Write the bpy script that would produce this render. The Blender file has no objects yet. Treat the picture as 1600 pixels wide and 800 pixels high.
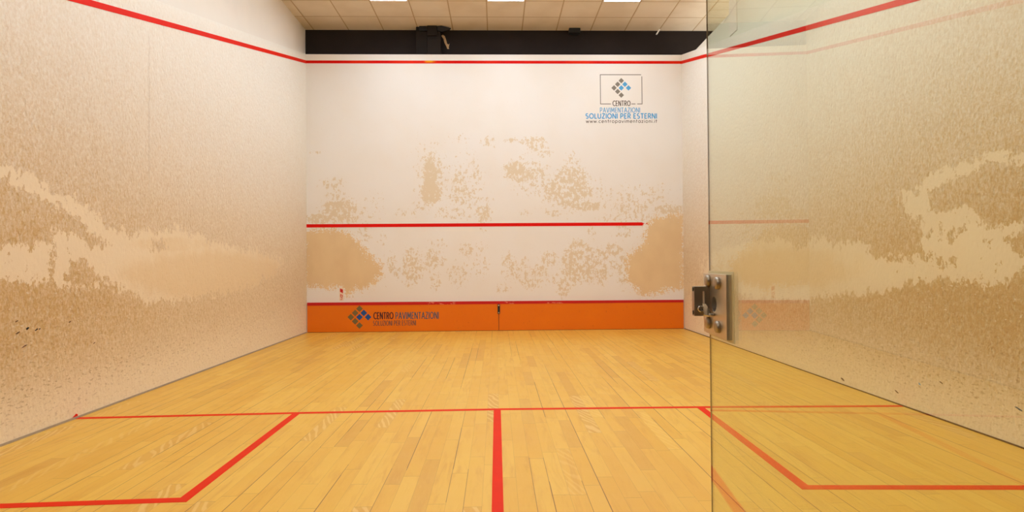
import bpy, bmesh, math, random
import numpy as np
from mathutils import Matrix, Vector

# ------------------------------------------------------------------ camera, light, exposure
S = bpy.context.scene
COL = S.collection
CAM = (-0.0046, -10.1195, 1.1613); YAW = 0.0263; PITCH = 0.0101; ROLL = -0.0074; FPX = 930.33
fw = np.array([math.sin(YAW)*math.cos(PITCH), math.cos(YAW)*math.cos(PITCH), math.sin(PITCH)])
rt = np.array([math.cos(YAW), -math.sin(YAW), 0.0]); up = np.cross(rt, fw)
RT = rt*math.cos(ROLL)+up*math.sin(ROLL); UP = up*math.cos(ROLL)-rt*math.sin(ROLL)
cd = bpy.data.cameras.new('camera'); cam = bpy.data.objects.new('camera', cd); COL.objects.link(cam)
cd.sensor_width = 36; cd.lens = FPX/1600*36; cd.clip_start = 0.02
cam.matrix_world = Matrix(((RT[0], UP[0], -fw[0], CAM[0]), (RT[1], UP[1], -fw[1], CAM[1]), (RT[2], UP[2], -fw[2], CAM[2]), (0, 0, 0, 1)))
S.camera = cam
S.view_settings.view_transform = 'Standard'; S.view_settings.look = 'None'
S.view_settings.gamma = 1; S.view_settings.use_curve_mapping = False
S.view_settings.exposure = 0.0
LAMP = 20.0
LAMP_COL = (0.875, 1.02, 1.20)
W = bpy.data.worlds.new('world'); S.world = W; W.use_nodes = True
W.node_tree.nodes['Background'].inputs[0].default_value = (1.0, 0.95, 0.88, 1)
W.node_tree.nodes['Background'].inputs[1].default_value = 1.9

def ray(px, py):
    return np.array(CAM), fw+RT*(px-800)/FPX+UP*(400-py)/FPX
def on(px, py, ax, v):          # point where the line of sight meets a real plane of the court
    o, d = ray(px, py); return o+d*(v-o[ax])/d[ax]
def F(px, py, y=0.0):
    q = on(px, py, 1, y); return q[0], q[2]
def to_px(P):                   # used to look up where the wear marks sit on the walls
    d = P-np.array(CAM); z = d@fw; z = np.where(z < 0.05, 0.05, z)
    return 800+FPX*(d@RT)/z, 400-FPX*(d@UP)/z

# ------------------------------------------------------------------ node helper
class NT:
    def __init__(s, name):
        s.m = bpy.data.materials.new(name); s.m.use_nodes = True; s.t = s.m.node_tree
        s.t.nodes.clear(); s.out = s.t.nodes.new('ShaderNodeOutputMaterial')
    def n(s, typ, **kw):
        x = s.t.nodes.new('ShaderNode'+typ)
        for k, v in kw.items(): setattr(x, k, v)
        return x
    def put(s, sock, v):
        if isinstance(v, bpy.types.NodeSocket): s.t.links.new(v, sock)
        elif isinstance(v, tuple) and len(v) == 3 and sock.type == 'RGBA': sock.default_value = (*v, 1)
        else: sock.default_value = v
    def math(s, op, a, b=0.0, c=0.0, clamp=False):
        x = s.n('Math', operation=op, use_clamp=clamp); s.put(x.inputs[0], a); s.put(x.inputs[1], b); s.put(x.inputs[2], c); return x.outputs[0]
    def add(s, a, b): return s.math('ADD', a, b)
    def sub(s, a, b): return s.math('SUBTRACT', a, b)
    def mul(s, a, b): return s.math('MULTIPLY', a, b)
    def step(s, x, lo, hi):
        r = s.n('MapRange', interpolation_type='SMOOTHSTEP'); s.put(r.inputs[0], x); s.put(r.inputs[1], lo); s.put(r.inputs[2], hi); return r.outputs[0]
    def mix(s, f, a, b, mode='MIX'):
        x = s.n('Mix', data_type='RGBA', blend_type=mode); s.put(x.inputs[0], f); s.put(x.inputs[6], a); s.put(x.inputs[7], b); return x.outputs[2]
    def pos(s, sx=1, sy=1, sz=1):
        g = s.n('NewGeometry'); m = s.n('Mapping'); s.t.links.new(g.outputs['Position'], m.inputs[0]); m.inputs[3].default_value = (sx, sy, sz); return m.outputs[0]
    def noise(s, vec, scale, det=3.0, rough=0.5, dist=0.0):
        x = s.n('TexNoise'); s.put(x.inputs['Vector'], vec); x.inputs['Scale'].default_value = scale; x.inputs['Detail'].default_value = det
        x.inputs['Roughness'].default_value = rough; x.inputs['Distortion'].default_value = dist; return x.outputs[0]
    def attr(s, name):
        x = s.n('Attribute'); x.attribute_name = name; return x.outputs['Fac']
    def bsdf(s, col, rough=0.6, metal=0.0, spec=0.5, normal=None, coat=0.0):
        b = s.n('BsdfPrincipled'); s.put(b.inputs['Base Color'], col); s.put(b.inputs['Roughness'], rough); s.put(b.inputs['Metallic'], metal)
        b.inputs['Specular IOR Level'].default_value = spec; b.inputs['Coat Weight'].default_value = coat
        if normal is not None: s.t.links.new(normal, b.inputs['Normal'])
        s.t.links.new(b.outputs[0], s.out.inputs[0]); return s.m
    def bump(s, h, strength=0.3, dist=0.01):
        b = s.n('Bump'); b.inputs['Strength'].default_value = strength; b.inputs['Distance'].default_value = dist; s.put(b.inputs['Height'], h); return b.outputs[0]

def L(r, g, b):                 # sRGB 0..255 -> linear
    f = lambda c: c/255/12.92 if c/255 <= 0.04045 else ((c/255+0.055)/1.055)**2.4
    return (f(r), f(g), f(b))

# ------------------------------------------------------------------ materials
PAINT = L(236, 228, 217)
def mat_front():
    t = NT('front_wall_paint')
    p = t.pos(1, 1, 0.75)
    na = t.noise(p, 17, 7, 0.7); nb = t.noise(p, 48, 3, 0.6)
    n = t.add(t.mul(na, 0.72), t.mul(nb, 0.28))
    d = t.attr('peel'); sd = t.attr('solid')
    k = t.add(d, t.mul(t.sub(n, 0.5), 4.2))
    m1 = t.math('MULTIPLY', t.step(k, 0.57, 0.65), t.step(d, 0.02, 0.12))
    n2 = t.add(t.mul(t.noise(p, 12, 6, 0.72), 0.65), t.mul(nb, 0.35))
    m2 = t.step(t.add(sd, t.mul(t.sub(n2, 0.5), 1.9)), 0.48, 0.54)
    cloud = t.noise(t.pos(), 1.3, 2)
    base = t.mix(t.step(cloud, 0.35, 0.7), PAINT, L(235, 225, 211))
    base = t.mix(t.step(t.noise(p, 60, 2), 0.70, 0.76), base, L(222, 203, 178))
    c = t.mix(t.mul(m1, 0.95), base, L(223, 202, 168))
    tan = t.mix(t.step(t.noise(p, 3.0, 5), 0.3, 0.7), L(224, 192, 146), L(230, 200, 153))
    c = t.mix(m2, c, tan)
    h = t.add(t.mul(t.noise(t.pos(), 6, 2), 0.3), t.mul(m2, -0.3))
    return t.bsdf(c, 0.5, spec=0.3, normal=t.bump(h, 0.15, 0.004))
def mat_side():
    t = NT('side_wall_plaster')
    g = t.attr('grime'); pa = t.attr('patch'); tn = t.attr('tan')
    ps = t.pos(1, 1.0, 0.62)
    n1 = t.noise(ps, 58, 4, 0.65, 0.3); n2 = t.noise(ps, 9, 4, 0.6); n3 = t.noise(t.pos(1, 0.7, 1.5), 60, 3, 0.6, 0.6)
    speck = t.add(t.add(t.mul(t.sub(n1, 0.5), 2.0), t.mul(t.sub(n2, 0.5), 0.35)), t.mul(t.sub(n3, 0.5), 0.5))
    cream = L(242, 235, 221); brown = L(203, 166, 110)
    g1 = t.n('NewGeometry'); s1 = t.n('SeparateXYZ'); t.t.links.new(g1.outputs['Position'], s1.inputs[0])
    cream = t.mix(t.step(s1.outputs[2], 2.6, 0.2), cream, L(243, 224, 190))  # warm bounce light off the floor painted in: cream turns golden lower down
    f = t.math('ADD', g, t.mul(speck, t.add(0.22, t.mul(g, 0.75))), clamp=True)
    c = t.mix(f, cream, brown)
    pe = t.add(t.mul(t.noise(ps, 9, 9, 0.78), 0.6), t.mul(t.noise(ps, 26, 5, 0.7), 0.4))
    isl = t.mul(t.mul(t.step(t.noise(t.pos(1, 1, 0.9), 11, 5, 0.65), 0.54, 0.61), t.step(t.math('ABSOLUTE', s1.outputs[1]), 4.9, 5.6)), 0.42)
    pa = t.sub(pa, isl)
    m = t.step(t.add(pa, t.mul(t.sub(pe, 0.5), 3.4)), 0.50, 0.55)
    smooth = t.mix(t.step(t.add(tn, t.mul(t.sub(t.noise(ps, 7, 6, 0.65), 0.5), 1.0)), 0.4, 0.9), L(236, 216, 182), L(230, 204, 162))
    c = t.mix(t.mul(m, 0.92), c, smooth)
    g0 = t.n('NewGeometry'); sp = t.n('SeparateXYZ'); t.t.links.new(g0.outputs['Position'], sp.inputs[0])
    cr = t.math('ABSOLUTE', t.add(t.add(sp.outputs[1], 4.55), t.mul(t.sub(t.noise(t.pos(0, 0, 1), 9, 4), 0.5), 0.10)))
    cr = t.mul(t.mul(t.step(cr, 0.020, 0.004), t.math('LESS_THAN', sp.outputs[0], 0.0)), t.mul(t.step(sp.outputs[2], 1.5, 2.2), t.step(sp.outputs[2], 3.35, 3.2)))
    c = t.mix(t.mul(cr, 0.2), c, L(176, 150, 118))
    fl = t.step(t.noise(t.pos(1, 1, 2.0), 26, 2, 0.4), 0.70, 0.72)     # pale flecks in the worn band
    c = t.mix(t.mul(fl, t.mul(g, 0.9)), c, L(232, 215, 186))
    dk = t.step(t.noise(t.pos(1, 0.75, 2.0), 34, 3, 0.55), 0.57, 0.66)
    c = t.mix(t.mul(dk, t.mul(t.attr('scuff'), 0.52)), c, L(160, 122, 74))
    vor = t.n('TexVoronoi'); t.put(vor.inputs['Vector'], ps); vor.inputs['Scale'].default_value = 24
    dim = t.step(vor.outputs['Distance'], 0.1, 0.45)
    h = t.add(t.mul(dim, 0.5), t.mul(n1, 0.9))
    b = t.n('Bump'); t.put(b.inputs['Strength'], t.mul(t.sub(1.0, t.mul(m, 0.75)), t.add(0.4, t.mul(g, 0.5)))); b.inputs['Distance'].default_value = 0.012; t.put(b.inputs['Height'], h)
    return t.bsdf(c, 0.65, spec=0.25, normal=b.outputs[0])
def mat_floor():
    t = NT('maple_floor_boards')
    g = t.n('NewGeometry'); sp = t.n('SeparateXYZ'); t.t.links.new(g.outputs['Position'], sp.inputs[0])
    X, Y = sp.outputs[0], sp.outputs[1]
    u = t.math('DIVIDE', t.add(X, 50.02), 0.087); i = t.math('FLOOR', u); fu = t.math('FRACT', u)
    def white(a, b=0.0):
        cb = t.n('CombineXYZ'); t.put(cb.inputs[0], a); t.put(cb.inputs[1], b); w = t.n('TexWhiteNoise', noise_dimensions='3D'); t.put(w.inputs[0], cb.outputs[0]); return w.outputs[0]
    ri = white(i, 3.0)
    ln = t.add(0.62, t.mul(white(i, 9.0), 0.5))
    v = t.math('DIVIDE', t.add(t.add(Y, 40.0), t.mul(ri, 5.0)), ln); j = t.math('FLOOR', v); fv = t.math('FRACT', v)
    r = white(i, j); r2 = white(t.add(i, 0.37), t.add(j, 11.0))
    gp = t.n('CombineXYZ'); t.put(gp.inputs[0], t.mul(X, 9.0)); t.put(gp.inputs[1], t.add(Y, t.mul(r, 31.0))); t.put(gp.inputs[2], t.mul(r, 17.0))
    grain = t.noise(gp.outputs[0], 2.2, 5, 0.6, 0.6); fine = t.noise(gp.outputs[0], 14, 3, 0.6)
    c = t.mix(r, L(226, 172, 64), L(233, 185, 78))
    c = t.mix(t.mul(t.step(r2, 0.86, 0.93), 0.5), c, L(208, 150, 60))
    c = t.mix(t.mul(t.step(grain, 0.48, 0.75), 0.55), c, L(206, 144, 52))
    c = t.mix(t.mul(t.step(fine, 0.55, 0.8), 0.22), c, L(240, 200, 118))
    # curly figure on a few boards
    wv = t.n('TexWave', bands_direction='Y'); cv = t.n('CombineXYZ'); t.put(cv.inputs[0], t.mul(X, 6.0)); t.put(cv.inputs[1], t.add(t.add(t.mul(Y, 2.6), t.mul(X, 6.5)), t.mul(r, 5.0))); t.put(wv.inputs['Vector'], cv.outputs[0])
    wv.inputs['Scale'].default_value = 1.0; wv.inputs['Distortion'].default_value = 8.0; wv.inputs['Detail'].default_value = 2; wv.inputs['Detail Scale'].default_value = 1.2
    curl = t.mul(t.step(wv.outputs['Fac'], 0.45, 0.85), t.math('GREATER_THAN', r2, 0.978))
    curl2 = t.mul(t.mul(t.step(wv.outputs['Fac'], 0.5, 0.9), t.math('GREATER_THAN', 0.03, r2)), 0.5)
    c = t.mix(t.mul(t.math('MAXIMUM', curl, curl2), 0.5), c, L(243, 208, 132))
    big = t.noise(t.pos(), 0.55, 3, 0.6)
    c = t.mix(t.mul(t.step(big, 0.45, 0.7), 0.3), c, L(216, 156, 62))
    # joints
    e = t.math('MINIMUM', fu, t.sub(1.0, fu)); ev = t.mul(t.math('MINIMUM', fv, t.sub(1.0, fv)), ln)
    seg = t.math('FLOOR', t.math('DIVIDE', t.add(t.add(Y, 40.0), t.mul(white(i, 21.0), 3.0)), 1.3))
    side = t.math('GREATER_THAN', fu, 0.5); rs = white(t.add(i, side), t.add(seg, 5.0))
    wj = t.add(0.008, t.mul(t.math('GREATER_THAN', rs, 0.72), 0.018))
    jl = t.mul(t.math('LESS_THAN', e, wj), t.add(0.38, t.mul(t.math('GREATER_THAN', rs, 0.72), 0.45)))
    je = t.mul(t.math('LESS_THAN', ev, 0.0014), 0.5)
    c = t.mix(t.math('MAXIMUM', jl, je), c, L(110, 62, 22))
    rough = t.add(0.30, t.mul(t.noise(t.pos(), 7, 3), 0.12))
    return t.bsdf(c, rough, spec=0.38, normal=t.bump(t.add(t.mul(grain, 0.3), t.mul(t.noise(t.pos(1, 1, 1), 3, 2), 0.7)), 0.08, 0.006))
def mat_ceiling():
    t = NT('ceiling_tiles')
    g = t.n('NewGeometry'); sp = t.n('SeparateXYZ'); t.t.links.new(g.outputs['Position'], sp.inputs[0])
    def edge(v, off, per):
        f = t.math('FRACT', t.math('DIVIDE', t.add(v, off), per)); return t.mul(t.math('MINIMUM', f, t.sub(1.0, f)), per)
    e = t.math('MINIMUM', edge(sp.outputs[0], 0.13+6.0, 0.6), edge(sp.outputs[1], 0.345+12.0, 0.6))
    c = t.mix(t.step(t.noise(t.pos(), 2.0, 3), 0.35, 0.7), L(228, 212, 188), L(220, 202, 176))
    c = t.mix(t.math('LESS_THAN', e, 0.009), c, L(188, 160, 122))
    return t.bsdf(c, 0.8, spec=0.2, normal=t.bump(t.add(t.step(e, 0.010, 0.02), t.mul(t.noise(t.pos(), 160, 2), 0.15)), 0.5, 0.006))
def mat_plain(name, col, rough=0.6, metal=0.0, var=0.08, scale=12, bump=0.0, spec=0.5):
    t = NT(name); n = t.noise(t.pos(), scale, 4, 0.6)
    c = t.mix(n, tuple(x*(1-var) for x in col), tuple(min(1, x*(1+var)) for x in col))
    return t.bsdf(c, rough, metal, spec, t.bump(n, bump, 0.003) if bump else None)
def mat_line(name, col, wear=0.0):
    t = NT(name); n = t.noise(t.pos(), 5, 4)
    c = t.mix(n, tuple(x*0.88 for x in col), tuple(min(1, x*1.1) for x in col))
    if wear: c = t.mix(t.mul(t.step(t.noise(t.pos(), 40, 3, 0.6), 0.66, 0.72), wear), c, L(236, 150, 120))
    return t.bsdf(c, 0.6, spec=0.15)
def mat_outfront():             # the front out line carries an orange-yellow spot left of the middle
    t = NT('front_out_line_paint'); g = t.n('NewGeometry'); sp = t.n('SeparateXYZ'); t.t.links.new(g.outputs['Position'], sp.inputs[0])
    d = t.math('ABSOLUTE', t.sub(sp.outputs[0], -1.11)); m = t.mul(t.step(t.add(d, t.mul(t.noise(t.pos(), 14, 3), 0.1)), 0.17, 0.06), t.step(sp.outputs[2], 4.548, 4.580))
    n = t.noise(t.pos(), 1.5, 3)
    return t.bsdf(t.mix(m, t.mix(t.step(n, 0.4, 0.65), L(216, 10, 0), L(230, 40, 2)), L(238, 160, 10)), 0.6, spec=0.12)
def mat_strip():
    t = NT('tin_strip_paint'); g = t.n('NewGeometry'); sp = t.n('SeparateXYZ'); t.t.links.new(g.outputs['Position'], sp.inputs[0])
    def near(x, r): return t.step(t.math('ABSOLUTE', t.sub(sp.outputs[0], x)), r, r*0.6)
    k = t.math('MAXIMUM', t.math('MAXIMUM', near(-0.95, 0.28), near(0.2, 0.12)), near(0.98, 0.2))
    n = t.step(t.noise(t.pos(0.35, 1, 1), 34, 4, 0.7), 0.52, 0.6)
    return t.bsdf(t.mix(t.mul(t.mul(k, n), 0.75), L(198, 6, 12), L(240, 150, 120)), 0.35, spec=0.5)
def mat_tin():
    t = NT('orange_tin_paint'); n = t.noise(t.pos(), 2.0, 3)
    c = t.mix(n, L(226, 108, 0), L(236, 121, 0))
    c = t.mix(t.mul(t.step(t.noise(t.pos(), 26, 3, 0.6), 0.66, 0.74), 0.45), c, L(176, 66, 8))
    return t.bsdf(c, 0.38, spec=0.4, normal=t.bump(t.noise(t.pos(), 30, 2), 0.06, 0.002))
def mat_glass(name, tint):
    t = NT(name); g = t.n('NewGeometry')
    fr = t.n('Fresnel'); t.put(fr.inputs[0], t.add(1.5, t.mul(g.outputs['Backfacing'], 1/1.5-1.5)))
    # inside faces of a clear pane reflect as its outside faces do
    inv = t.n('Fresnel'); inv.inputs[0].default_value = 1.5
    lw = t.n('VectorMath', operation='DOT_PRODUCT'); t.put(lw.inputs[0], g.outputs['Normal']); t.put(lw.inputs[1], g.outputs['Incoming'])
    cs = t.math('ABSOLUTE', lw.outputs['Value'])
    # Fresnel equations for IOR 1.5 in closed form
    g2 = t.math('SQRT', t.add(1.5*1.5-1.0, t.mul(cs, cs)))
    rs = t.math('DIVIDE', t.sub(cs, g2), t.add(cs, g2)); rp = t.math('DIVIDE', t.sub(g2, t.mul(cs, 2.25)), t.add(g2, t.mul(cs, 2.25)))
    R = t.mul(t.add(t.mul(rs, rs), t.mul(rp, rp)), 0.5)
    for x in (fr, inv): t.t.nodes.remove(x)
    tr = t.n('BsdfTransparent'); t.put(tr.inputs[0], tint); gl = t.n('BsdfGlossy'); gl.inputs['Roughness'].default_value = 0.0; t.put(gl.inputs[0], (0.95, 0.96, 0.9))
    mx = t.n('MixShader'); t.put(mx.inputs[0], R); t.t.links.new(tr.outputs[0], mx.inputs[1]); t.t.links.new(gl.outputs[0], mx.inputs[2])
    t.t.links.new(mx.outputs[0], t.out.inputs[0]); return t.m
def mat_emit(name, col, s):
    t = NT(name); e = t.n('Emission'); t.put(e.inputs[0], col); e.inputs[1].default_value = s; t.t.links.new(e.outputs[0], t.out.inputs[0]); return t.m
def mat_black():
    t = NT('black_wall_paint'); n = t.noise(t.pos(), 3, 4)
    return t.bsdf(t.mix(n, L(33, 25, 22), L(45, 37, 33)), 0.8, spec=0.2, normal=t.bump(t.noise(t.pos(), 50, 3), 0.2, 0.003))

M = dict(front=mat_front(), side=mat_side(), floor=mat_floor(), ceil=mat_ceiling(), black=mat_black(),
    plaster=mat_plain('upper_plaster', L(238, 228, 213), 0.7, var=0.04, scale=2.5, bump=0.1, spec=0.2),
    dull=mat_plain('upper_partition_plaster', L(234, 227, 208), 0.7, var=0.05, scale=2.5, bump=0.1, spec=0.2),
    red=mat_line('red_wall_line', L(222, 14, 2)), redf=mat_line('red_floor_line', L(226, 42, 2), 0.05), redo=mat_line('side_out_line', L(226, 30, 2)),
    outf=mat_outfront(), strip=mat_strip(), tin=mat_tin(),
    gap=mat_plain('dark_joint', L(96, 62, 36), 0.9), grey=mat_plain('grey_skirting', L(168, 150, 128), 0.8, var=0.15, scale=30),
    post=mat_plain('dark_grey_steel', L(36, 29, 24), 0.75, var=0.1, spec=0.2), post2=mat_plain('dark_brown_steel', L(32, 25, 20), 0.75, var=0.1, spec=0.2), jet=mat_plain('matt_black', L(14, 12, 11), 0.6),
    torn=mat_plain('torn_tan', L(196, 160, 116), 0.8, var=0.25, scale=20),
    greyi=mat_plain('taupe_vinyl', L(128, 116, 100), 0.5), bluei=mat_plain('blue_vinyl', L(74, 158, 206), 0.5), bluet=mat_plain('pale_blue_vinyl', L(112, 168, 205), 0.5),
    dkt=mat_plain('dark_brown_vinyl', L(92, 76, 62), 0.5), olive=mat_plain('olive_vinyl', L(118, 98, 52), 0.5), navy=mat_plain('deep_blue_vinyl', L(12, 74, 140), 0.5),
    maroon=mat_plain('maroon_vinyl', L(74, 22, 22), 0.5), teal=mat_plain('teal_vinyl', L(64, 82, 98), 0.5), teal2=mat_plain('brown_teal_vinyl', L(80, 70, 68), 0.5),
    card=mat_plain('pale_sticker', L(236, 208, 176), 0.5), stred=mat_plain('sticker_red', L(200, 20, 14), 0.5),
    steel=mat_plain('brushed_steel', L(216, 208, 194), 0.36, 1.0, var=0.06, scale=60), steeld=mat_plain('worn_steel', L(166, 154, 138), 0.34, 1.0, var=0.1, scale=60),
    chrome=mat_plain('polished_steel', L(205, 198, 188), 0.16, 1.0, var=0.04), gasket=mat_plain('clear_gasket', L(208, 196, 150), 0.5),
    glass=mat_glass('door_glass', (0.925, 0.945, 0.88)), gedge=mat_plain('glass_edge', L(128, 104, 78), 0.3),
    darkback=mat_plain('added_dark_wall', L(58, 46, 37), 0.8), lampf=mat_plain('white_lamp_frame', L(240, 238, 232), 0.5), lamp=mat_emit('lamp_diffuser', LAMP_COL, LAMP))

# ------------------------------------------------------------------ object helpers
def link(name, me, mat, parent=None, mats=None):
    o = bpy.data.objects.new(name, me); COL.objects.link(o)
    for m in (mats or [mat]): me.materials.append(m)
    if parent is not None: o.parent = parent
    return o
def mesh(name, verts, faces, mat, parent=None, mi=None, mats=None):
    me = bpy.data.meshes.new(name); me.from_pydata([tuple(map(float, v)) for v in verts], [], faces); me.update()
    o = link(name, me, mat, parent, mats)
    if mi is not None: me.polygons.foreach_set('material_index', mi)
    return o
def from_bm(name, bm, mat, parent=None, smooth=False):
    bmesh.ops.recalc_face_normals(bm, faces=bm.faces)
    me = bpy.data.meshes.new(name); bm.to_mesh(me); bm.free()
    if smooth:
        for p in me.polygons: p.use_smooth = True
    return link(name, me, mat, parent)
def boxes(name, L_, mat, parent=None, bevel=0.0, seg=2):
    bm = bmesh.new()
    for (x0, x1, y0, y1, z0, z1) in L_:
        r = bmesh.ops.create_cube(bm, size=1.0)
        for v in r['verts']: v.co = Vector(((x0+x1)/2+v.co.x*(x1-x0), (y0+y1)/2+v.co.y*(y1-y0), (z0+z1)/2+v.co.z*(z1-z0)))
    if bevel: bmesh.ops.bevel(bm, geom=list(bm.edges), offset=bevel, segments=seg, affect='EDGES', profile=0.5)
    return from_bm(name, bm, mat, parent)
def prism(name, pts, y0, y1, mat, parent=None, axis='Y', bevel=0.0):   # outline (a,b) swept along an axis
    bm = bmesh.new(); n = len(pts)
    mk = {'Y': lambda a, b, t: (a, t, b), 'X': lambda a, b, t: (t, a, b), 'Z': lambda a, b, t: (a, b, t)}[axis]
    A = [bm.verts.new(mk(a, b, y0)) for a, b in pts]; B = [bm.verts.new(mk(a, b, y1)) for a, b in pts]
    bm.faces.new(A); bm.faces.new(B[::-1])
    for k in range(n): bm.faces.new((A[k], B[k], B[(k+1) % n], A[(k+1) % n]))
    if bevel: bmesh.ops.bevel(bm, geom=list(bm.edges), offset=bevel, segments=2, affect='EDGES')
    return from_bm(name, bm, mat, parent)
def struct(o): o['kind'] = 'structure'; return o
def tag(o, label, cat, group=None):
    o['label'] = label; o['category'] = cat
    if group: o['group'] = group
    return o
def empty(name, loc=(0, 0, 0), rz=0.0):
    o = bpy.data.objects.new(name, None); COL.objects.link(o); o.location = loc; o.rotation_euler = (0, 0, rz); o.empty_display_size = 0.1; return o

# ------------------------------------------------------------------ wear maps (where the paint has come off)
def ell(px, py, lst):
    f = np.zeros_like(px)
    for cx, cy, rx, ry, s in lst:
        r = np.sqrt(((px-cx)/rx)**2+((py-cy)/ry)**2)
        f = np.maximum(f, s*np.clip(1.75-0.85*r, 0, 1))
    return f
def poly(px, py, P, soft=5.0):   # 0..1, 0.5 on the outline
    P = np.array(P, float); d = np.full(px.shape, 1e9); inside = np.zeros(px.shape, bool)
    for k in range(len(P)):
        a, b = P[k], P[(k+1) % len(P)]; ab = b-a
        t = np.clip(((px-a[0])*ab[0]+(py-a[1])*ab[1])/(ab@ab+1e-9), 0, 1)
        d = np.minimum(d, np.hypot(px-a[0]-t*ab[0], py-a[1]-t*ab[1]))
        c = ((a[1] > py) != (b[1] > py)) & (px < (b[0]-a[0])*(py-a[1])/((b[1]-a[1]) or 1e-9)+a[0]); inside ^= c
    return np.clip(0.5+np.where(inside, d, -d)/(2*soft), 0, 1)

FRONT = [(495,238,10,2,.5),(520,287,14,8,.55),(525,303,12,6,.5),(530,328,22,16,.75),(498,342,16,6,.8),(545,342,14,6,.6),(565,330,25,12,.4),(585,318,12,15,.36),
 (672,275,8,26,.95),(673,300,13,14,.95),(686,275,5,25,.6),(672,265,22,38,.38),(662,320,10,8,.5),(718,283,10,14,.6),(738,265,10,25,.4),(745,275,6,12,.6),(722,305,20,12,.58),
 (720,290,30,36,.36),(705,333,22,8,.5),(755,335,10,12,.65),(740,320,25,20,.4),(628,333,8,6,.5),(648,325,6,12,.42),(763,222,9,7,.55),(718,215,12,6,.4),
 (810,220,18,4,.6),(838,225,14,10,.62),(850,238,10,8,.5),(817,245,6,6,.5),(806,265,14,10,.82),(832,268,20,12,.6),(815,275,20,8,.7),(840,288,28,16,.48),(855,300,8,14,.6),
 (893,250,10,10,.5),(893,280,22,16,.72),(866,295,10,12,.72),(905,300,16,10,.72),(885,312,16,10,.7),(915,322,22,6,.75),(945,305,18,12,.4),(890,300,42,28,.42),
 (985,318,14,12,.55),(1022,305,14,14,.48),(1000,310,40,20,.4),(985,325,25,10,.55),(1045,327,18,6,.7),(866,333,12,4,.55),(820,333,8,4,.5),(960,340,20,6,.5),(995,340,20,6,.5),
 (570,365,8,12,.5),(598,372,6,10,.42),(612,412,6,12,.6),(620,425,5,8,.55),(642,400,12,12,.55),(645,420,14,16,.65),(675,405,10,14,.65),(690,408,6,6,.5),(680,440,8,12,.5),
 (685,385,12,12,.4),(715,428,14,14,.5),(730,390,10,10,.55),(750,385,12,4,.5),(755,360,5,4,.5),(750,415,14,20,.4),(640,440,12,8,.5),
 (795,407,8,10,.62),(805,425,14,12,.55),(820,410,6,8,.5),(858,405,12,10,.6),(842,425,10,10,.6),(828,438,14,12,.58),(860,435,18,8,.46),(890,415,10,24,.7),(902,390,12,14,.65),
 (900,425,18,14,.68),(880,450,8,12,.65),(922,415,12,22,.65),(938,400,10,10,.6),(940,425,8,16,.62),(958,390,12,8,.65),(955,410,14,20,.48),(973,420,8,22,.6),(920,390,5,3,.8),
 (975,360,12,10,.5),(925,362,5,8,.55),(785,450,10,6,.5)]
SOLID_R = [(1012,352),(1024,338),(1063,334),(1070,334),(1070,450),(1040,453),(1025,460),(1005,462),(990,448),(980,435),(978,410),(984,396),(1000,386),(1008,366)]
SOLID_L = [(474,359),(520,357),(545,364),(560,378),(572,392),(585,405),(598,416),(597,428),(585,442),(575,450),(555,453),(548,462),(542,463),(534,448),(510,451),(474,448)]
PATCH_L = [(-60,255),(0,258),(30,262),(55,275),(75,285),(80,300),(100,298),(125,315),(150,332),(165,352),(190,360),(205,368),(230,355),(245,365),(262,362),(275,350),(290,362),(310,366),(330,376),
 (360,383),(400,392),(420,402),(440,403),(442,415),(432,428),(410,440),(390,452),(350,458),(310,466),(270,470),(240,473),(222,470),(200,458),(185,458),(165,445),(145,452),(125,448),(105,455),(90,448),(60,442),(35,442),(10,438),(-60,440)]
HOLE_L = [[(-60,278),(0,275),(25,290),(45,298),(62,310),(82,318),(105,330),(125,350),(150,368),(168,378),(160,388),(140,390),(128,376),(112,362),(88,360),(78,380),(50,388),(30,385),(0,382),(-60,385)],
 [(110,408),(130,402),(148,420),(160,440),(142,448),(120,445),(105,430)],[(78,392),(88,392),(86,425),(78,434),(76,410)],[(235,372),(260,378),(262,395),(240,392)],[(162,435),(182,440),(196,458),(175,458)]]
PATCH_R = [(1096,430),(1098,405),(1108,395),(1150,382),(1180,376),(1215,372),(1235,380),(1248,390),(1262,378),(1290,368),(1310,385),(1332,376),(1350,382),(1370,402),(1400,398),(1430,398),(1440,392),(1436,350),(1408,325),(1408,298),(1428,296),
 (1440,285),(1455,272),(1475,258),(1500,255),(1520,246),(1545,240),(1570,238),(1600,242),(1700,236),(1700,425),(1600,428),(1575,434),(1555,450),(1535,450),(1515,435),(1500,440),(1480,436),(1450,440),(1430,443),(1405,448),(1380,460),(1350,460),(1320,458),(1290,466),(1250,470),(1200,468),(1160,462),(1110,450)]
HOLE_R = [[(1452,296),(1468,288),(1495,276),(1510,272),(1530,258),(1560,254),(1700,254),(1700,352),(1580,352),(1545,358),(1530,340),(1512,325),(1495,328),(1470,330),(1450,325)],
 [(1470,365),(1480,354),(1492,358),(1492,378),(1478,378)],[(1568,375),(1590,362),(1700,362),(1700,400),(1580,395)],[(1460,395),(1478,412),(1470,418),(1456,405)],[(1508,330),(1520,348),(1512,350)],[(1542,372),(1548,372),(1546,390)]]
TAN_L = [(330,430,110,30,.9),(270,382,55,10,.7),(250,430,60,22,.7)]
TAN_R = [(1230,420,80,26,.9),(1320,415,40,22,.6),(1500,345,60,14,.45)]
ZP = np.array([[0,.06],[.1,.08],[.22,.2],[.4,.52],[.6,.78],[.9,.9],[1.3,.82],[1.8,.66],[2.3,.5],[2.8,.34],[3.2,.2],[3.6,.12],[4.8,.04]])
AP = np.array([[0,.52],[2,.58],[4,.72],[5.5,.92],[7,1.05],[10,1.05]])

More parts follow.
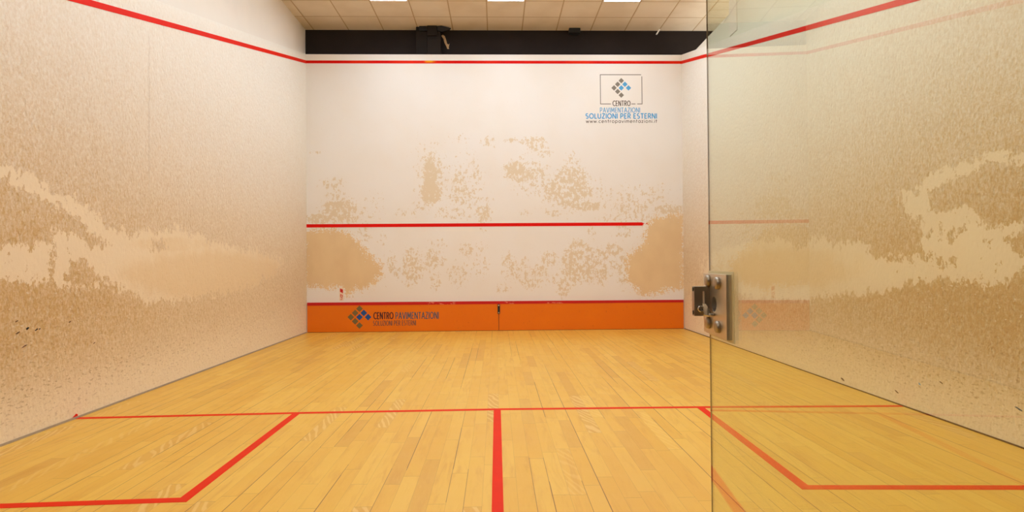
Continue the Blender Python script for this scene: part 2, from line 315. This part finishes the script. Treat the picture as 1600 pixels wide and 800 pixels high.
def wall_grid(P0, U, V, nu, nv, vlen):   # vertices P0 + U*s + z(s)*t
    s = np.linspace(0, 1, nu+1); t = np.linspace(0, 1, nv+1)
    ss, tt = np.meshgrid(s, t); ss = ss.ravel(); tt = tt.ravel()
    P = P0+ss[:, None]*U; P[:, 2] += tt*vlen(ss)
    k = np.arange(nu*nv); i = k % nu; j = k//nu; a = j*(nu+1)+i
    return P, np.stack([a, a+1, a+nu+2, a+nu+1], 1)
def attrs(o, n, **kw):
    for k, v in kw.items():
        a = o.data.attributes.new(k, 'FLOAT', 'POINT'); full = np.zeros(len(o.data.vertices), np.float32); full[:n] = v; a.data.foreach_set('value', full)

# ------------------------------------------------------------------ floor
FLOORN = struct(boxes('floor', [(-3.2, 3.2, -12.0, 0.0, -0.06, 0.0)], M['floor']))
def floor_strip(name, pts, w, label, z=0.0015):   # painted band along a path, mitred
    P = [Vector(p) for p in pts]; Lf, Rt = [], []
    for k, p in enumerate(P):
        d0 = (p-P[k-1]).normalized() if k else (P[1]-p).normalized(); d1 = (P[k+1]-p).normalized() if k < len(P)-1 else d0
        t = (d0+d1).normalized(); n = Vector((-t.y, t.x)); s = w/2/max(0.3, n.dot(Vector((-d0.y, d0.x)))); Lf.append(p+n*s); Rt.append(p-n*s)
    m = len(P); v = [(q.x, q.y, z) for q in Lf]+[(q.x, q.y, z) for q in Rt]+[(q.x, q.y, 0) for q in Lf]+[(q.x, q.y, 0) for q in Rt]
    f = []
    for k in range(m-1): f += [(k, k+1, m+k+1, m+k), (2*m+k, 2*m+k+1, k+1, k), (m+k, m+k+1, 3*m+k+1, 3*m+k)]
    f += [(0, m, 3*m, 2*m), (m-1, 3*m-1+0, 4*m-1, 2*m-1)] if False else [(0, m, 3*m, 2*m), (2*m-1, m-1, 3*m-1, 4*m-1)]
    o = mesh(name, v, f, M['redf'], FLOORN); o['label'] = label; return o
floor_strip('short_line', [(-3.19, -5.505), (-1.6, -5.44), (0, -5.41), (1.6, -5.43), (3.19, -5.485)], 0.05, 'red short line across the floor')
floor_strip('half_court_line', [(-0.006, -5.43), (-0.009, -12.0)], 0.056, 'red centre line running towards the camera', 0.0012)
floor_strip('service_box_line', [(-1.562, -5.46), (-1.556, -7.13), (-3.19, -7.20)], 0.056, 'red left service box line', 0.0018)
floor_strip('service_box_line', [(1.60, -5.44), (1.562, -7.11), (3.19, -7.19)], 0.056, 'red right service box line', 0.0018)

# ------------------------------------------------------------------ front wall and the black wall above it
def make_front():
    nu, nv = 256, 188; H = 4.70
    P, Q = wall_grid(np.array([-3.2, 0, 0.0]), np.array([6.4, 0, 0]), None, nu, nv, lambda s: H+0*s)
    px, py = to_px(P); n = len(P)
    ex = [(-3.2, 0, 0), (3.2, 0, 0), (3.2, 0, H), (-3.2, 0, H), (-3.2, .2, 0), (3.2, .2, 0), (3.2, .2, H), (-3.2, .2, H)]
    fs = [tuple(q) for q in Q]+[(n+3, n+2, n+6, n+7), (n+1, n+5, n+6, n+2), (n, n+3, n+7, n+4), (n+4, n+7, n+6, n+5), (n, n+4, n+5, n+1)]
    o = mesh('wall_front', list(P)+ex, fs, M['front'])
    sd = np.maximum(poly(px, py, SOLID_R, 20), poly(px, py, SOLID_L, 20))
    pl = ell(px, py, FRONT); halo = np.maximum(poly(px, py, SOLID_R, 30), poly(px, py, SOLID_L, 30))
    attrs(o, n, peel=np.maximum(pl, halo*0.55), solid=sd)
    return struct(o)
WF = make_front()
T = 0.003
def strip_front(name, x0, x1, z0, z1, mat, label, ragged=False):
    pts = [(x0, z0), (x1, z0)]
    if ragged: pts += [(x1+0.03, z0+0.012), (x1+0.01, z0+0.024), (x1+0.05, z0+0.036), (x1+0.02, z0+0.045)]
    pts += [(x1, z1), (x0, z1)]
    o = prism(name, pts, -T, 0.0, mat, WF); o['label'] = label; return o
strip_front('out_line', -3.2, 3.2, 4.546, 4.594, M['outf'], 'red out line near the top of the front wall')
strip_front('service_line', -3.2, 2.49, 1.768, 1.824, M['red'], 'red service line across the middle of the front wall', True)
prism('line_flake', [(2.545, 1.785), (2.575, 1.80), (2.60, 1.782), (2.59, 1.80), (2.57, 1.815)], -0.002, 0.0, M['red'], WF)['label'] = 'torn red remnant of the service line'

BW = struct(boxes('wall_front_upper', [(-3.4, 5.2, 0.22, 0.34, 4.3, 5.32)], M['black']))
tp = [(689.5, 56), (692, 54.5), (695, 56.5), (697, 62), (698.5, 68), (700.5, 70), (702.3, 68.2), (701.5, 72), (701, 75), (702, 76.5), (699, 76.5), (697.5, 72.5), (694.5, 67), (693, 61)]
q = prism('torn_patch', [F(a, b, 0.22) for a, b in tp], 0.214, 0.22, M['torn'], BW); q['label'] = 'torn tan patch in the black wall'

# ------------------------------------------------------------------ side walls
def make_side(sx, name, patch, holes, tanl):
    X = 3.2*sx; XO = 3.27*sx; Lw = 9.75; nu, nv = 330, 160; top = lambda y: 4.70-0.235*abs(y)
    P, Q = wall_grid(np.array([X, 0, 0.0]), np.array([0, -Lw, 0]), None, nu, nv, lambda s: top(s*Lw))
    px, py = to_px(P); n = len(P)
    z = P[:, 2]; y = np.abs(P[:, 1])
    zz = z*(1-0.035*np.clip(5-y, 0, 5))
    g = (1.12 if sx > 0 else 1.0)*np.interp(z, ZP[:, 0], ZP[:, 1])*np.interp(y, AP[:, 0], AP[:, 1])
    g *= np.clip((top(y)-z)/0.12, 0.0, 1)
    pt = poly(px, py, patch, 16)
    for h in holes: pt = np.minimum(pt, 1-0.85*poly(px, py, h, 12))
    tn = ell(px, py, tanl)
    sc = np.interp(z, [0, .15, .3, .6, .9, 1.2], [.25, .7, 1, .6, .25, 0])*np.interp(y, [0, 2, 6], [.3, .7, 1])
    ex = [(X, 0, 0), (X, -Lw, 0), (X, -Lw, top(Lw)), (X, 0, top(0)), (XO, 0, 0), (XO, -Lw, 0), (XO, -Lw, top(Lw)), (XO, 0, top(0))]
    fs = [tuple(v) for v in Q]+[(n+3, n+2, n+6, n+7), (n+1, n+5, n+6, n+2), (n, n+3, n+7, n+4), (n+4, n+7, n+6, n+5), (n, n+4, n+5, n+1)]
    o = mesh(name, list(P)+ex, fs, M['side'])
    if sx > 0: o.data.flip_normals()
    attrs(o, n, grime=g, patch=pt, tan=tn, scuff=sc)
    struct(o)
    c = lambda yy: 4.57-0.25*yy
    l = prism('out_line', [(0, c(0)-.026), (-Lw, c(Lw)-.026), (-Lw, c(Lw)+.026), (0, c(0)+.026)], X, X-sx*T, M['redo'], o, 'X')
    l['label'] = 'red out line sloping down along the %s wall' % ('left' if sx < 0 else 'right')
    return o
WL = make_side(-1, 'wall_left', PATCH_L, HOLE_L, TAN_L)
WR = make_side(1, 'wall_right', PATCH_R, HOLE_R, TAN_R)
struct(prism('wall_left_upper', [(0.2, 0), (-12.0, 0), (-12.0, 5.2), (0.2, 5.2)], -3.27, -3.42, M['plaster'], axis='X'))
struct(prism('wall_right_upper', [(-0.48, 0), (-12.0, 0), (-12.0, 5.2), (-1.95, 5.2), (-1.95, 4.60), (-0.48, 4.60)], 3.27, 3.42, M['dull'], axis='X'))
struct(boxes('wall_back_added', [(-3.4, 3.4, -12.12, -12.0, 0, 3.0)], M['darkback']))  # unseen dark wall added behind the camera to darken reflections in the lock
struct(boxes('trim_1', [(3.258, 3.27, -2.20, -1.95, 4.72-0.235*1.9, 5.2)], M['plaster']))
def scuff(px, py, w, h, sx, mat, wall, seed, label=None):
    rnd = random.Random(seed); q = on(px, py, 0, 3.2*sx); n = 12
    pts = [(q[1]+w*math.cos(2*math.pi*k/n)*rnd.uniform(.5, 1), q[2]+h*math.sin(2*math.pi*k/n)*rnd.uniform(.5, 1)+.25*w*math.cos(2*math.pi*k/n)) for k in range(n)]
    o = prism('scuff_mark', pts, 3.2*sx, (3.2-.0012)*sx, M[mat], wall, 'X')
    if label: o['label'] = label
for k, (a, b, w, h) in enumerate([(43, 513, .016, .010), (57, 515, .018, .007), (62, 514, .010, .006), (28, 520, .022, .006), (26, 502, .018, .005), (109, 503, .014, .005), (38, 541, .03, .005), (147, 536, .018, .005)]):
    scuff(a, b, w, h, -1, 'jet' if k < 3 else 'gap', WL, k, 'dark scuff')
for k, (a, b, w, h, m) in enumerate([(1317, 593, .035, .012, 'gap'), (1437, 600, .02, .008, 'bluet'), (1592, 639, .03, .008, 'teal'), (1471, 598, .022, .007, 'gap'), (1401, 612, .03, .007, 'gap')]):
    scuff(a, b, w, h, 1, m, WR, 20+k)
scuff(116, 652.5, .05, .022, -1, 'redo', WL, 50, 'red paint smudge')
# narrow joints between boards and walls
struct(boxes('baseboard_left', [(-3.2, -3.192, -9.75, -0.03, 0.0, 0.014)], M['grey']))
struct(boxes('baseboard_right', [(3.192, 3.2, -9.75, -0.03, 0.0, 0.009)], M['gap']))

# ------------------------------------------------------------------ ceiling
CE = struct(boxes('ceiling', [(-3.42, 5.2, -12.0, 0.22, 5.2, 5.26)], M['ceil']))
a = F(1025.5, 54, 0.16); b = F(1031, 45.5, 0.16)
q = prism('hanging_grid_rail', [(a[0]-.012, a[1]), (a[0]+.012, a[1]-.004), (b[0]+.012, b[1]), (b[0]-.012, b[1]+.004)], 0.14, 0.16, M['lampf'], CE); q['label'] = 'loose rail end hanging below the ceiling edge'
def ceiling_light(cx, y1, label):
    t = empty('ceiling_light', (cx, y1-0.3, 5.2)); tag(t, label, 'ceiling light', 'square light panels in the tiled ceiling')
    f = 0.288
    boxes('frame', [(-f, f, f-.014, f, -.012, 0), (-f, f, -f, -f+.014, -.012, 0), (-f, -f+.014, -f+.014, f-.014, -.012, 0), (f-.014, f, -f+.014, f-.014, -.012, 0)], M['lampf'], t)
    boxes('diffuser', [(-f+.014, f-.014, -f+.014, f-.014, -.008, -.002)], M['lamp'], t)
    return t
first = None
for r in range(5):  # rows behind the first are added out of view to light the court
    for cx, nm in ((-1.63, 'left'), (0.17, 'middle'), (1.97, 'right')):
        lab = ('%s one of the three glowing square panels at the top edge' % {'left': 'leftmost', 'middle': 'middle', 'right': 'rightmost'}[nm]) if r == 0 else 'unseen square ceiling light panel added to light the court, further back from the front wall than the visible row'
        if first is None: first = ceiling_light(cx, -0.952, lab)
        else:
            t = first.copy(); COL.objects.link(t); t.location = (cx, -0.952-0.3-1.8*r, 5.2); t['label'] = lab
            for ch in first.children:
                c = ch.copy(); COL.objects.link(c); c.parent = t

# ------------------------------------------------------------------ dark steel column and small box above the front wall
yc = 0.03
def FX(px, y=yc): return F(px, 60, y)[0]
def FZ(py, y=yc): return F(700, py, y)[1]
cx0 = FX(669)
ct = empty('steel_column', (cx0, 0.12, 4.70)); tag(ct, 'dark steel column standing on the front wall against the black wall', 'column')
def lb(a, b, y0, y1, z0, z1): return (a-cx0, b-cx0, y0-0.12, y1-0.12, z0-4.70, z1-4.70)
boxes('post', [lb(FX(649.5), FX(667), 0.07, 0.19, 4.70, 5.2)], M['post2'], ct, 0.004)
boxes('casing', [lb(FX(667.4), FX(688), 0.05, 0.19, 4.70, 5.195)], M['post'], ct, 0.004)
boxes('cap', [lb(FX(667.5), FX(683), 0.005, 0.05, 5.03, 5.198)], M['post'], ct, 0.006)
boxes('crossbar', [lb(FX(655), FX(667), 0.03, 0.07, 5.12, 5.198)], M['jet'], ct, 0.003)
pts = [(FX(683.5), 5.19), (FX(690), 5.195), (FX(704.5), 5.155), (FX(702), 5.13), (FX(692), 5.10), (FX(684), 5.11)]
prism('bracket', [(p[0]-cx0, p[1]-4.70) for p in pts], 0.01-0.12, 0.05-0.12, M['jet'], ct)
bx = F(898, 46, 0.1)[0]
bt = empty('wall_box', (bx, 0.16, 5.2)); tag(bt, 'small black box fixed under the ceiling edge, right of centre', 'box')
boxes('housing', [(-0.098, 0.098, -0.07, 0.055, -0.082, 0)], M['jet'], bt, 0.006)
boxes('mounting_plate', [(-0.07, 0.07, 0.045, 0.06, -0.10, 0)], M['post2'], bt, 0.002)

# ------------------------------------------------------------------ tin
YT = -0.022
tn = empty('tin_board', (0, YT, 0)); tag(tn, 'orange tin board with red top strip along the foot of the front wall', 'board')
xs = FX(776.3, YT)
XA, XB = -3.186, 3.186
boxes('board', [(XA, xs-0.004, 0, 0.020, 0.006, 0.452)], M['tin'], tn)['label'] = 'left orange half'
boxes('board', [(xs+0.004, XB, 0, 0.020, 0.006, 0.452)], M['tin'], tn)['label'] = 'right orange half'
prism('top_strip', [(XA, 0.452), (XB, 0.452), (XB, 0.494), (0, 0.500), (XA, 0.503)], 0.001-0.006, 0.020, M['strip'], tn)['label'] = 'red strip'
boxes('seam_backing', [(xs-0.004, xs+0.004, 0.004, 0.020, 0.006, 0.452)], M['jet'], tn)
boxes('foot_joint', [(XA, XB, 0.002, 0.020, 0, 0.006)], M['gap'], tn)
lt = boxes('latch', [(xs-0.020, xs+0.020, -0.016, 0.0, 0.285, 0.448)], M['jet'], tn, 0.006); lt['label'] = 'black latch plate over the seam'
def disc(name, c, r, h, mat, parent, axis='Y', seg=24, bev=0.3, sign=-1):   # button with a rounded rim
    bm = bmesh.new(); prof = [(r, 0), (r, h*(1-bev)), (r*0.9, h*0.93), (r*0.62, h), (0, h*1.02)]
    rings = []
    for (rr, hh) in prof[:-1]:
        ring = []
        for k in range(seg):
            a = 2*math.pi*k/seg; u, w = rr*math.cos(a), rr*math.sin(a); ring.append(bm.verts.new((c[0]+u, c[1]+sign*hh, c[2]+w)))
        rings.append(ring)
    for A, B in zip(rings, rings[1:]):
        for k in range(seg): bm.faces.new((A[k], A[(k+1) % seg], B[(k+1) % seg], B[k]))
    tip = bm.verts.new((c[0], c[1]+sign*h*1.02, c[2]))
    for k in range(seg): bm.faces.new((rings[-1][k], rings[-1][(k+1) % seg], tip))
    bm.faces.new(rings[0])
    return from_bm(name, bm, mat, parent, True)
for zz in (0.305, 0.428): disc('screw', (xs, -0.015, zz), 0.012, 0.006, M['chrome'], lt)

# ------------------------------------------------------------------ writing
def arc(cx, cy, rx, ry, a0, a1, n=10):
    return [(cx+rx*math.cos(math.radians(a0+(a1-a0)*k/n)), cy+ry*math.sin(math.radians(a0+(a1-a0)*k/n))) for k in range(n+1)]
GL = {  # letter: (width, strokes) with capitals 1 high, small letters 0.62 high
 'C': (.62, [arc(.40, .5, .36, .46, 50, 310, 14)]), 'E': (.46, [[(.42, .96), (.06, .96), (.06, .04), (.42, .04)], [(.06, .5), (.38, .5)]]),
 'N': (.62, [[(.06, 0), (.06, 1), (.56, 0), (.56, 1)]]), 'T': (.54, [[(0, .96), (.54, .96)], [(.27, .96), (.27, 0)]]),
 'R': (.54, [[(.06, 0), (.06, .96), (.26, .96)]+arc(.26, .72, .21, .24, 90, -90, 8)+[(.06, .48)], [(.24, .48), (.52, 0)]]),
 'O': (.76, [arc(.38, .5, .34, .46, 0, 360, 22)]), 'P': (.52, [[(.06, 0), (.06, .96), (.24, .96)]+arc(.24, .70, .22, .26, 90, -90, 8)+[(.06, .44)]]),
 'A': (.62, [[(.02, 0), (.31, 1), (.60, 0)], [(.13, .34), (.49, .34)]]), 'V': (.60, [[(.02, 1), (.30, 0), (.58, 1)]]), 'I': (.12, [[(.06, 0), (.06, 1)]]),
 'M': (.74, [[(.05, 0), (.12, 1), (.37, .22), (.62, 1), (.69, 0)]]), 'Z': (.54, [[(.04, .96), (.48, .96), (.05, .04), (.50, .04)]]),
 'S': (.50, [arc(.25, .73, .19, .23, 50, 270, 10)+arc(.25, .27, .20, .23, 90, -140, 10)]), 'L': (.42, [[(.06, 1), (.06, .04), (.40, .04)]]),
 'U': (.60, [[(.06, 1), (.06, .32)]+arc(.30, .32, .24, .29, 180, 360, 10)+[(.54, 1)]]),
 'w': (.66, [[(.02, .62), (.17, 0), (.33, .56), (.49, 0), (.64, .62)]]), '.': (.12, [[(.06, 0), (.06, .10)]]),
 'c': (.46, [arc(.28, .31, .24, .30, 50, 310, 12)]), 'e': (.52, [[(.04, .32), (.46, .32)]+arc(.26, .31, .22, .30, 0, 310, 14)]),
 'n': (.46, [[(.06, 0), (.06, .62)], [(.06, .36)]+arc(.23, .38, .17, .22, 170, 0, 8)+[(.40, 0)]]), 't': (.30, [[(.14, .9), (.14, 0)], [(.0, .60), (.29, .60)]]),
 'r': (.28, [[(.06, 0), (.06, .62)], [(.06, .42), (.14, .57), (.27, .60)]]), 'o': (.56, [arc(.28, .31, .24, .30, 0, 360, 16)]),
 'p': (.54, [[(.06, .62), (.06, -.26)], arc(.28, .31, .22, .30, 180, 540, 16)]), 'a': (.54, [arc(.26, .31, .22, .30, 0, 360, 16), [(.48, .62), (.48, 0)]]),
 'v': (.46, [[(.02, .62), (.23, 0), (.44, .62)]]), 'i': (.12, [[(.06, 0), (.06, .62)], [(.06, .80), (.06, .92)]]),
 'm': (.74, [[(.06, 0), (.06, .62)], [(.06, .38)]+arc(.21, .40, .15, .20, 170, 0, 7)+[(.36, 0)], [(.36, .38)]+arc(.52, .40, .16, .20, 170, 0, 7)+[(.68, 0)]]),
 'z': (.44, [[(.04, .58), (.38, .58), (.04, .04), (.40, .04)]])}
def stroke(bm, pts, w, y0, y1):
    n = len(pts)
    for k in range(n-1):        # each leg of the stroke is a thin bar, slightly overlapping at the bends
        a, b = Vector(pts[k]), Vector(pts[k+1]); d = b-a
        if d.length < 1e-6: continue
        d.normalize(); a2 = a-d*(w*.18 if k else 0); b2 = b+d*(w*.18 if k < n-2 else 0); m = Vector((-d.y, d.x))*w/2; yy_ = y0-0.00004*(k % 3)
        q = [a2+m, b2+m, b2-m, a2-m]; A = [bm.verts.new((v.x, yy_, v.y)) for v in q]; B_ = [bm.verts.new((v.x, y1, v.y)) for v in q]
        bm.faces.new(A); bm.faces.new(B_[::-1])
        for e in range(4): bm.faces.new((A[e], B_[e], B_[(e+1) % 4], A[(e+1) % 4]))
def text_part(txt, name, x0, x1, z0, z1, y, mat, parent, weight=0.012, gap=0.14, caps=1.0):
    tot = 0; lay = []
    for wd in txt.split(' '):
        ws = []
        for ch in wd: ws.append((ch, tot)); tot += GL[ch][0]+gap
        lay.append((wd, ws)); tot += 0.36
    tot -= 0.36+gap; sx = (x1-x0)/tot; sz = (z1-z0)/caps; P_ = parent.location; obs = []
    for wd, ws in lay:
        bm = bmesh.new()
        for ch, off in ws:
            for st_ in GL[ch][1]:
                stroke(bm, [(x0+(off+a)*sx-P_.x, z0+b*sz-P_.z) for a, b in st_], weight, y-P_.y, y-P_.y+0.0012)
        obs.append(from_bm(name, bm, mat, parent))
    return obs
def tile(name, cx, cz, h, y, mat, parent):
    p = parent.location
    return prism(name, [(cx-h-p.x, cz-p.z), (cx-p.x, cz-h-p.z), (cx+h-p.x, cz-p.z), (cx-p.x, cz+h-p.z)], y-p.y, y+0.0012-p.y, mat, parent)
def rect(px0, px1, py0, py1, y):
    x0, z1 = F(px0, py0, y); x1, z0 = F(px1, py1, y); return x0, x1, z0, z1

# high logo on the front wall
yy = -0.0014
c0 = F(970.6, 190, 0)
lg = empty('wall_logo', (c0[0], 0.0, c0[1])); tag(lg, 'grey and blue diamond logo in a thin frame with lettering, high on the front wall', 'logo')
x0, x1, z0, z1 = rect(937.3, 1003.8, 116.2, 163.0, 0.0); w = 0.013
p = lg.location
def rel(a, b, c, d): return (a-p.x, b-p.x, yy, 0.0, c-p.z, d-p.z)
gx0 = F(954.5, 163)[0]; gx1 = F(986.5, 163)[0]; gx2 = F(993, 163)[0]; gx3 = F(995.5, 163)[0]
boxes('border', [rel(x0, x0+w, z0, z1), rel(x0+w, x1-.02, z1-w, z1), rel(x1-w, x1, z0+w, z1-.035), rel(x0+w, gx0, z0, z0+w), rel(gx1, gx2, z0, z0+w), rel(gx3, x1, z0, z0+w)], M['greyi'], lg)
S5 = 5.64
cxp, cyp = 970.7, 126.1
for k, (dx, dy, m) in enumerate([(0, 0, 'greyi'), (-1, 1, 'greyi'), (-2, 2, 'greyi'), (-1, 3, 'greyi'), (0, 4, 'greyi'), (1, 1, 'bluei'), (0, 2, 'bluei'), (2, 2, 'bluei')]):
    a = F(cxp+dx*S5, cyp+dy*S5); o = tile('emblem_tile', a[0], a[1], 0.0465, yy, M[m], lg); o['label'] = 'blue emblem tile' if m == 'bluei' else 'taupe emblem tile'
for s, r, m, wt in (('CENTRO', (957.3, 985, 157.4, 165.6), 'dkt', .013), ('PAVIMENTAZIONI', (937.5, 1000, 168.2, 175.8), 'bluet', .013),
                ('SOLUZIONI PER ESTERNI', (915, 1026.3, 177.4, 185.2), 'bluei', .017)):
    R_ = rect(*r, 0.0); text_part(s, 'lettering', *R_, yy, M[m], lg, wt)
R_ = rect(915.5, 1026.6, 186.7, 191.8, 0.0); text_part('www.centropavimentazioni.it', 'lettering', *R_, yy, M['dkt'], lg, .0085, 0.17, 0.92)

# logo on the tin
c0 = F(615, 497, YT); ys = YT-0.0014
tl = empty('tin_logo', (c0[0], YT, c0[1])); tag(tl, 'olive and blue diamond logo with dark lettering stuck on the orange tin', 'logo')
S6 = 6.75
for dx, dy, m in [(0, 0, 'olive'), (-1, 1, 'olive'), (-2, 2, 'olive'), (-1, 3, 'olive'), (0, 4, 'olive'), (1, 1, 'navy'), (0, 2, 'navy'), (2, 2, 'navy')]:
    a = F(561.7+dx*S6, 482.4+dy*S6*0.97, YT); o = tile('emblem_tile', a[0], a[1], 0.056, ys, M[m], tl); o['label'] = 'blue emblem tile' if m == 'navy' else 'olive emblem tile'
for s, r, m, wt in (('CENTRO', (583.8, 614.5, 488.2, 498.4), 'maroon', .017), ('PAVIMENTAZIONI', (618, 685.5, 488, 498), 'teal', .014), ('SOLUZIONI PER ESTERNI', (583, 650, 501.2, 508.3), 'teal2', .009)):
    R_ = rect(*r, YT); text_part(s, 'lettering', *R_, ys, M[m], tl, wt)

# small red sticker just above the tin
c0 = F(533, 460, 0)
st = empty('wall_sticker', (c0[0], 0.0, c0[1])); tag(st, 'small worn red and white sticker above the tin near the left corner', 'sticker')
p = st.location
def quad(name, pts, mat, y0=-0.0022, y1=-0.001):
    Q = [F(a, b) for a, b in pts]; return prism(name, [(q[0]-p.x, q[1]-p.z) for q in Q], y0, y1, mat, st)
quad('backing', [(530.6, 449.6), (536.6, 449.6), (536.8, 469.5), (530.4, 469.5)], M['card'], -0.001, 0.0)
quad('red_block', [(531.3, 450.8), (535.9, 452.5), (535.9, 458.2), (531.3, 455.8)], M['stred'])
bm_pts = [[(531.6, 459.6), (535.6, 461.2), (535.6, 462.3), (531.6, 460.7)], [(531.6, 460.7), (532.6, 461.1), (532.6, 463.8), (531.6, 463.3)], [(534.7, 462), (535.6, 462.3), (535.6, 464.2), (534.7, 464.6)], [(532, 463.4), (534.9, 463.6), (534.9, 464.6), (532, 464.4)],
          [(532, 466), (533, 465.4), (535.5, 465.8), (535.5, 466.6)], [(532, 467.8), (534.6, 467.4), (534.6, 468.4), (532, 468.8)]]
for P_ in bm_pts: quad('letter_mark', P_, M['stred'])

# ------------------------------------------------------------------ glass door, open into the court on the right
B = 0.058; hy = -9.73; ha = 0.46+B*(hy+8.9); rot = math.atan2(1.0, B); K = math.sqrt(1+B*B)
U = lambda y: (y-hy)*K
gd = empty('glass_door', (ha, hy, 0.0), rot); tag(gd, 'frameless glass court door standing open on the right', 'door')
ue = U(-8.815)
def pane():
    c = 0.0006; pr = [(0, 0), (ue-c, 0), (ue, -c), (ue, -0.0032+c), (ue-c, -0.0032), (0, -0.0032)]
    bm = bmesh.new(); A = [bm.verts.new((a, b, 0.008)) for a, b in pr]; T_ = [bm.verts.new((a, b, 2.13)) for a, b in pr]
    bm.faces.new(A); bm.faces.new(T_[::-1]); n = len(pr); fl = []
    for k in range(n):
        f = bm.faces.new((A[k], T_[k], T_[(k+1) % n], A[(k+1) % n])); f.material_index = 1 if k in (1, 2, 3) else 0
    bmesh.ops.recalc_face_normals(bm, faces=bm.faces); me = bpy.data.meshes.new('pane'); bm.to_mesh(me); bm.free()
    return link('pane', me, None, gd, [M['glass'], M['gedge']])
pane()
PT = 0.0115
def hole_plate(name, u0, u1, z0, z1, y0, y1, hc, hr, mat, parent, seg=32):
    bm = bmesh.new()
    def lay(y):
        ring = [bm.verts.new((hc[0]+hr*math.cos(2*math.pi*k/seg), y, hc[1]+hr*math.sin(2*math.pi*k/seg))) for k in range(seg)]
        out = []
        for k in range(seg):
            a = 2*math.pi*k/seg; dx, dz = math.cos(a), math.sin(a)
            s = min(((u1-hc[0])/dx if dx > 1e-9 else (u0-hc[0])/dx if dx < -1e-9 else 9e9), ((z1-hc[1])/dz if dz > 1e-9 else (z0-hc[1])/dz if dz < -1e-9 else 9e9))
            out.append([hc[0]+dx*s, hc[1]+dz*s])
        for cu, cz in ((u0, z0), (u1, z0), (u1, z1), (u0, z1)):
            k = min(range(seg), key=lambda i: (out[i][0]-cu)**2+(out[i][1]-cz)**2); out[k] = [cu, cz]
        return ring, [bm.verts.new((a, y, b)) for a, b in out]
    r0, o0 = lay(y0); r1, o1 = lay(y1)
    for k in range(seg):
        j = (k+1) % seg
        bm.faces.new((r1[k], r1[j], o1[j], o1[k])); bm.faces.new((r0[j], r0[k], o0[k], o0[j]))
        bm.faces.new((r0[k], r0[j], r1[j], r1[k])); bm.faces.new((o0[j], o0[k], o1[k], o1[j]))
    return from_bm(name, bm, mat, parent)
lk = hole_plate('lock_plate', U(-8.966), U(-8.812), 1.005, 1.133, 0.0012, PT, (U(-8.888), 1.070), 0.0155, M['steel'], gd); lk['label'] = 'steel lock plate'
boxes('gasket', [(U(-8.978), U(-8.815), 0.0, 0.0012, 0.999, 1.139)], M['gasket'], gd)['label'] = 'pale gasket behind the lock plate'
boxes('cylinder_recess', [(U(-8.905), U(-8.871), 0.0013, 0.0030, 1.053, 1.087)], M['jet'], lk)
for y_, z_ in ((-8.853, 1.118), (-8.917, 1.115), (-8.853, 1.028), (-8.917, 1.026)):
    disc('bolt', (U(y_), PT, z_), 0.0125, 0.0075, M['steeld'], lk, sign=1)
# bolt housing sticking out from the plate
h0, h1, hy1 = U(-8.857), U(-8.840), 0.044
za, zb = 1.043, 1.106
def housing():
    sl = (0.0215, 0.0265, 1.066, 1.096)     # slot through the block: y range, z range
    L_ = [(h0, h1, PT, sl[0], za, zb), (h0, h1, sl[1], hy1, za, zb), (h0, h1, sl[0], sl[1], za, sl[2]), (h0, h1, sl[0], sl[1], sl[3], zb)]
    return boxes('bolt_housing', L_, M['steeld'], gd)
hs = housing(); hs['label'] = 'steel block with a slot'
for z_ in (1.050, 1.100): disc('screw', ((h0+h1)/2, hy1, z_), 0.0045, 0.0012, M['jet'], hs, sign=1)
boxes('slot_pale_fill', [(h0+0.004, h0+0.007, 0.0215, 0.0265, 1.066, 1.096)], M['card'], hs)  # added pale piece imitating the bright view through the slot
def xdisc(name, c, r, h, mat, parent, seg=24):      # button facing back along the door
    bm = bmesh.new(); prev = None
    for rr, hh in ((r, 0), (r, h*.8), (r*.85, h), (r*.5, h), (r*.45, h*.7)):
        ring = [bm.verts.new((c[0]-hh, c[1]+rr*math.cos(2*math.pi*k/seg), c[2]+rr*math.sin(2*math.pi*k/seg))) for k in range(seg)]
        if prev:
            for k in range(seg): bm.faces.new((prev[k], prev[(k+1) % seg], ring[(k+1) % seg], ring[k]))
        else: bm.faces.new(ring)
        prev = ring
    bm.faces.new(prev[::-1]); return from_bm(name, bm, mat, parent)
def lever():                    # flat tab folded outwards, its face tilted up
    pr = [(0.0290, 1.0675), (0.0215, 1.0665), (PT+0.001, 1.047), (0.0165, 1.0425), (0.0300, 1.0455)]
    bm = bmesh.new(); off = lambda z: h0-0.003-(1.0675-z)*0.62
    A = [bm.verts.new((off(z), y, z)) for y, z in pr]; B_ = [bm.verts.new((off(z)-0.0035, y, z+0.002)) for y, z in pr]; n = len(pr)
    bm.faces.new(A); bm.faces.new(B_[::-1])
    for k in range(n): bm.faces.new((A[k], B_[k], B_[(k+1) % n], A[(k+1) % n]))
    return from_bm('thumb_lever', bm, M['chrome'], gd)
lv = lever(); lv['label'] = 'small chrome thumb lever'
boxes('lever_tongue', [(h0-0.034, h0-0.014, 0.0125, 0.0195, 1.046, 1.0505)], M['steeld'], lv, 0.001)
xdisc('pivot', (h0, 0.0330, 1.0590), 0.0070, 0.0125, M['chrome'], lv)
# floor pivot that carries the door
boxes('pivot_shoe', [(0.0, 0.11, -0.024, 0.014, 0.0, 0.05)], M['steel'], gd, 0.003)
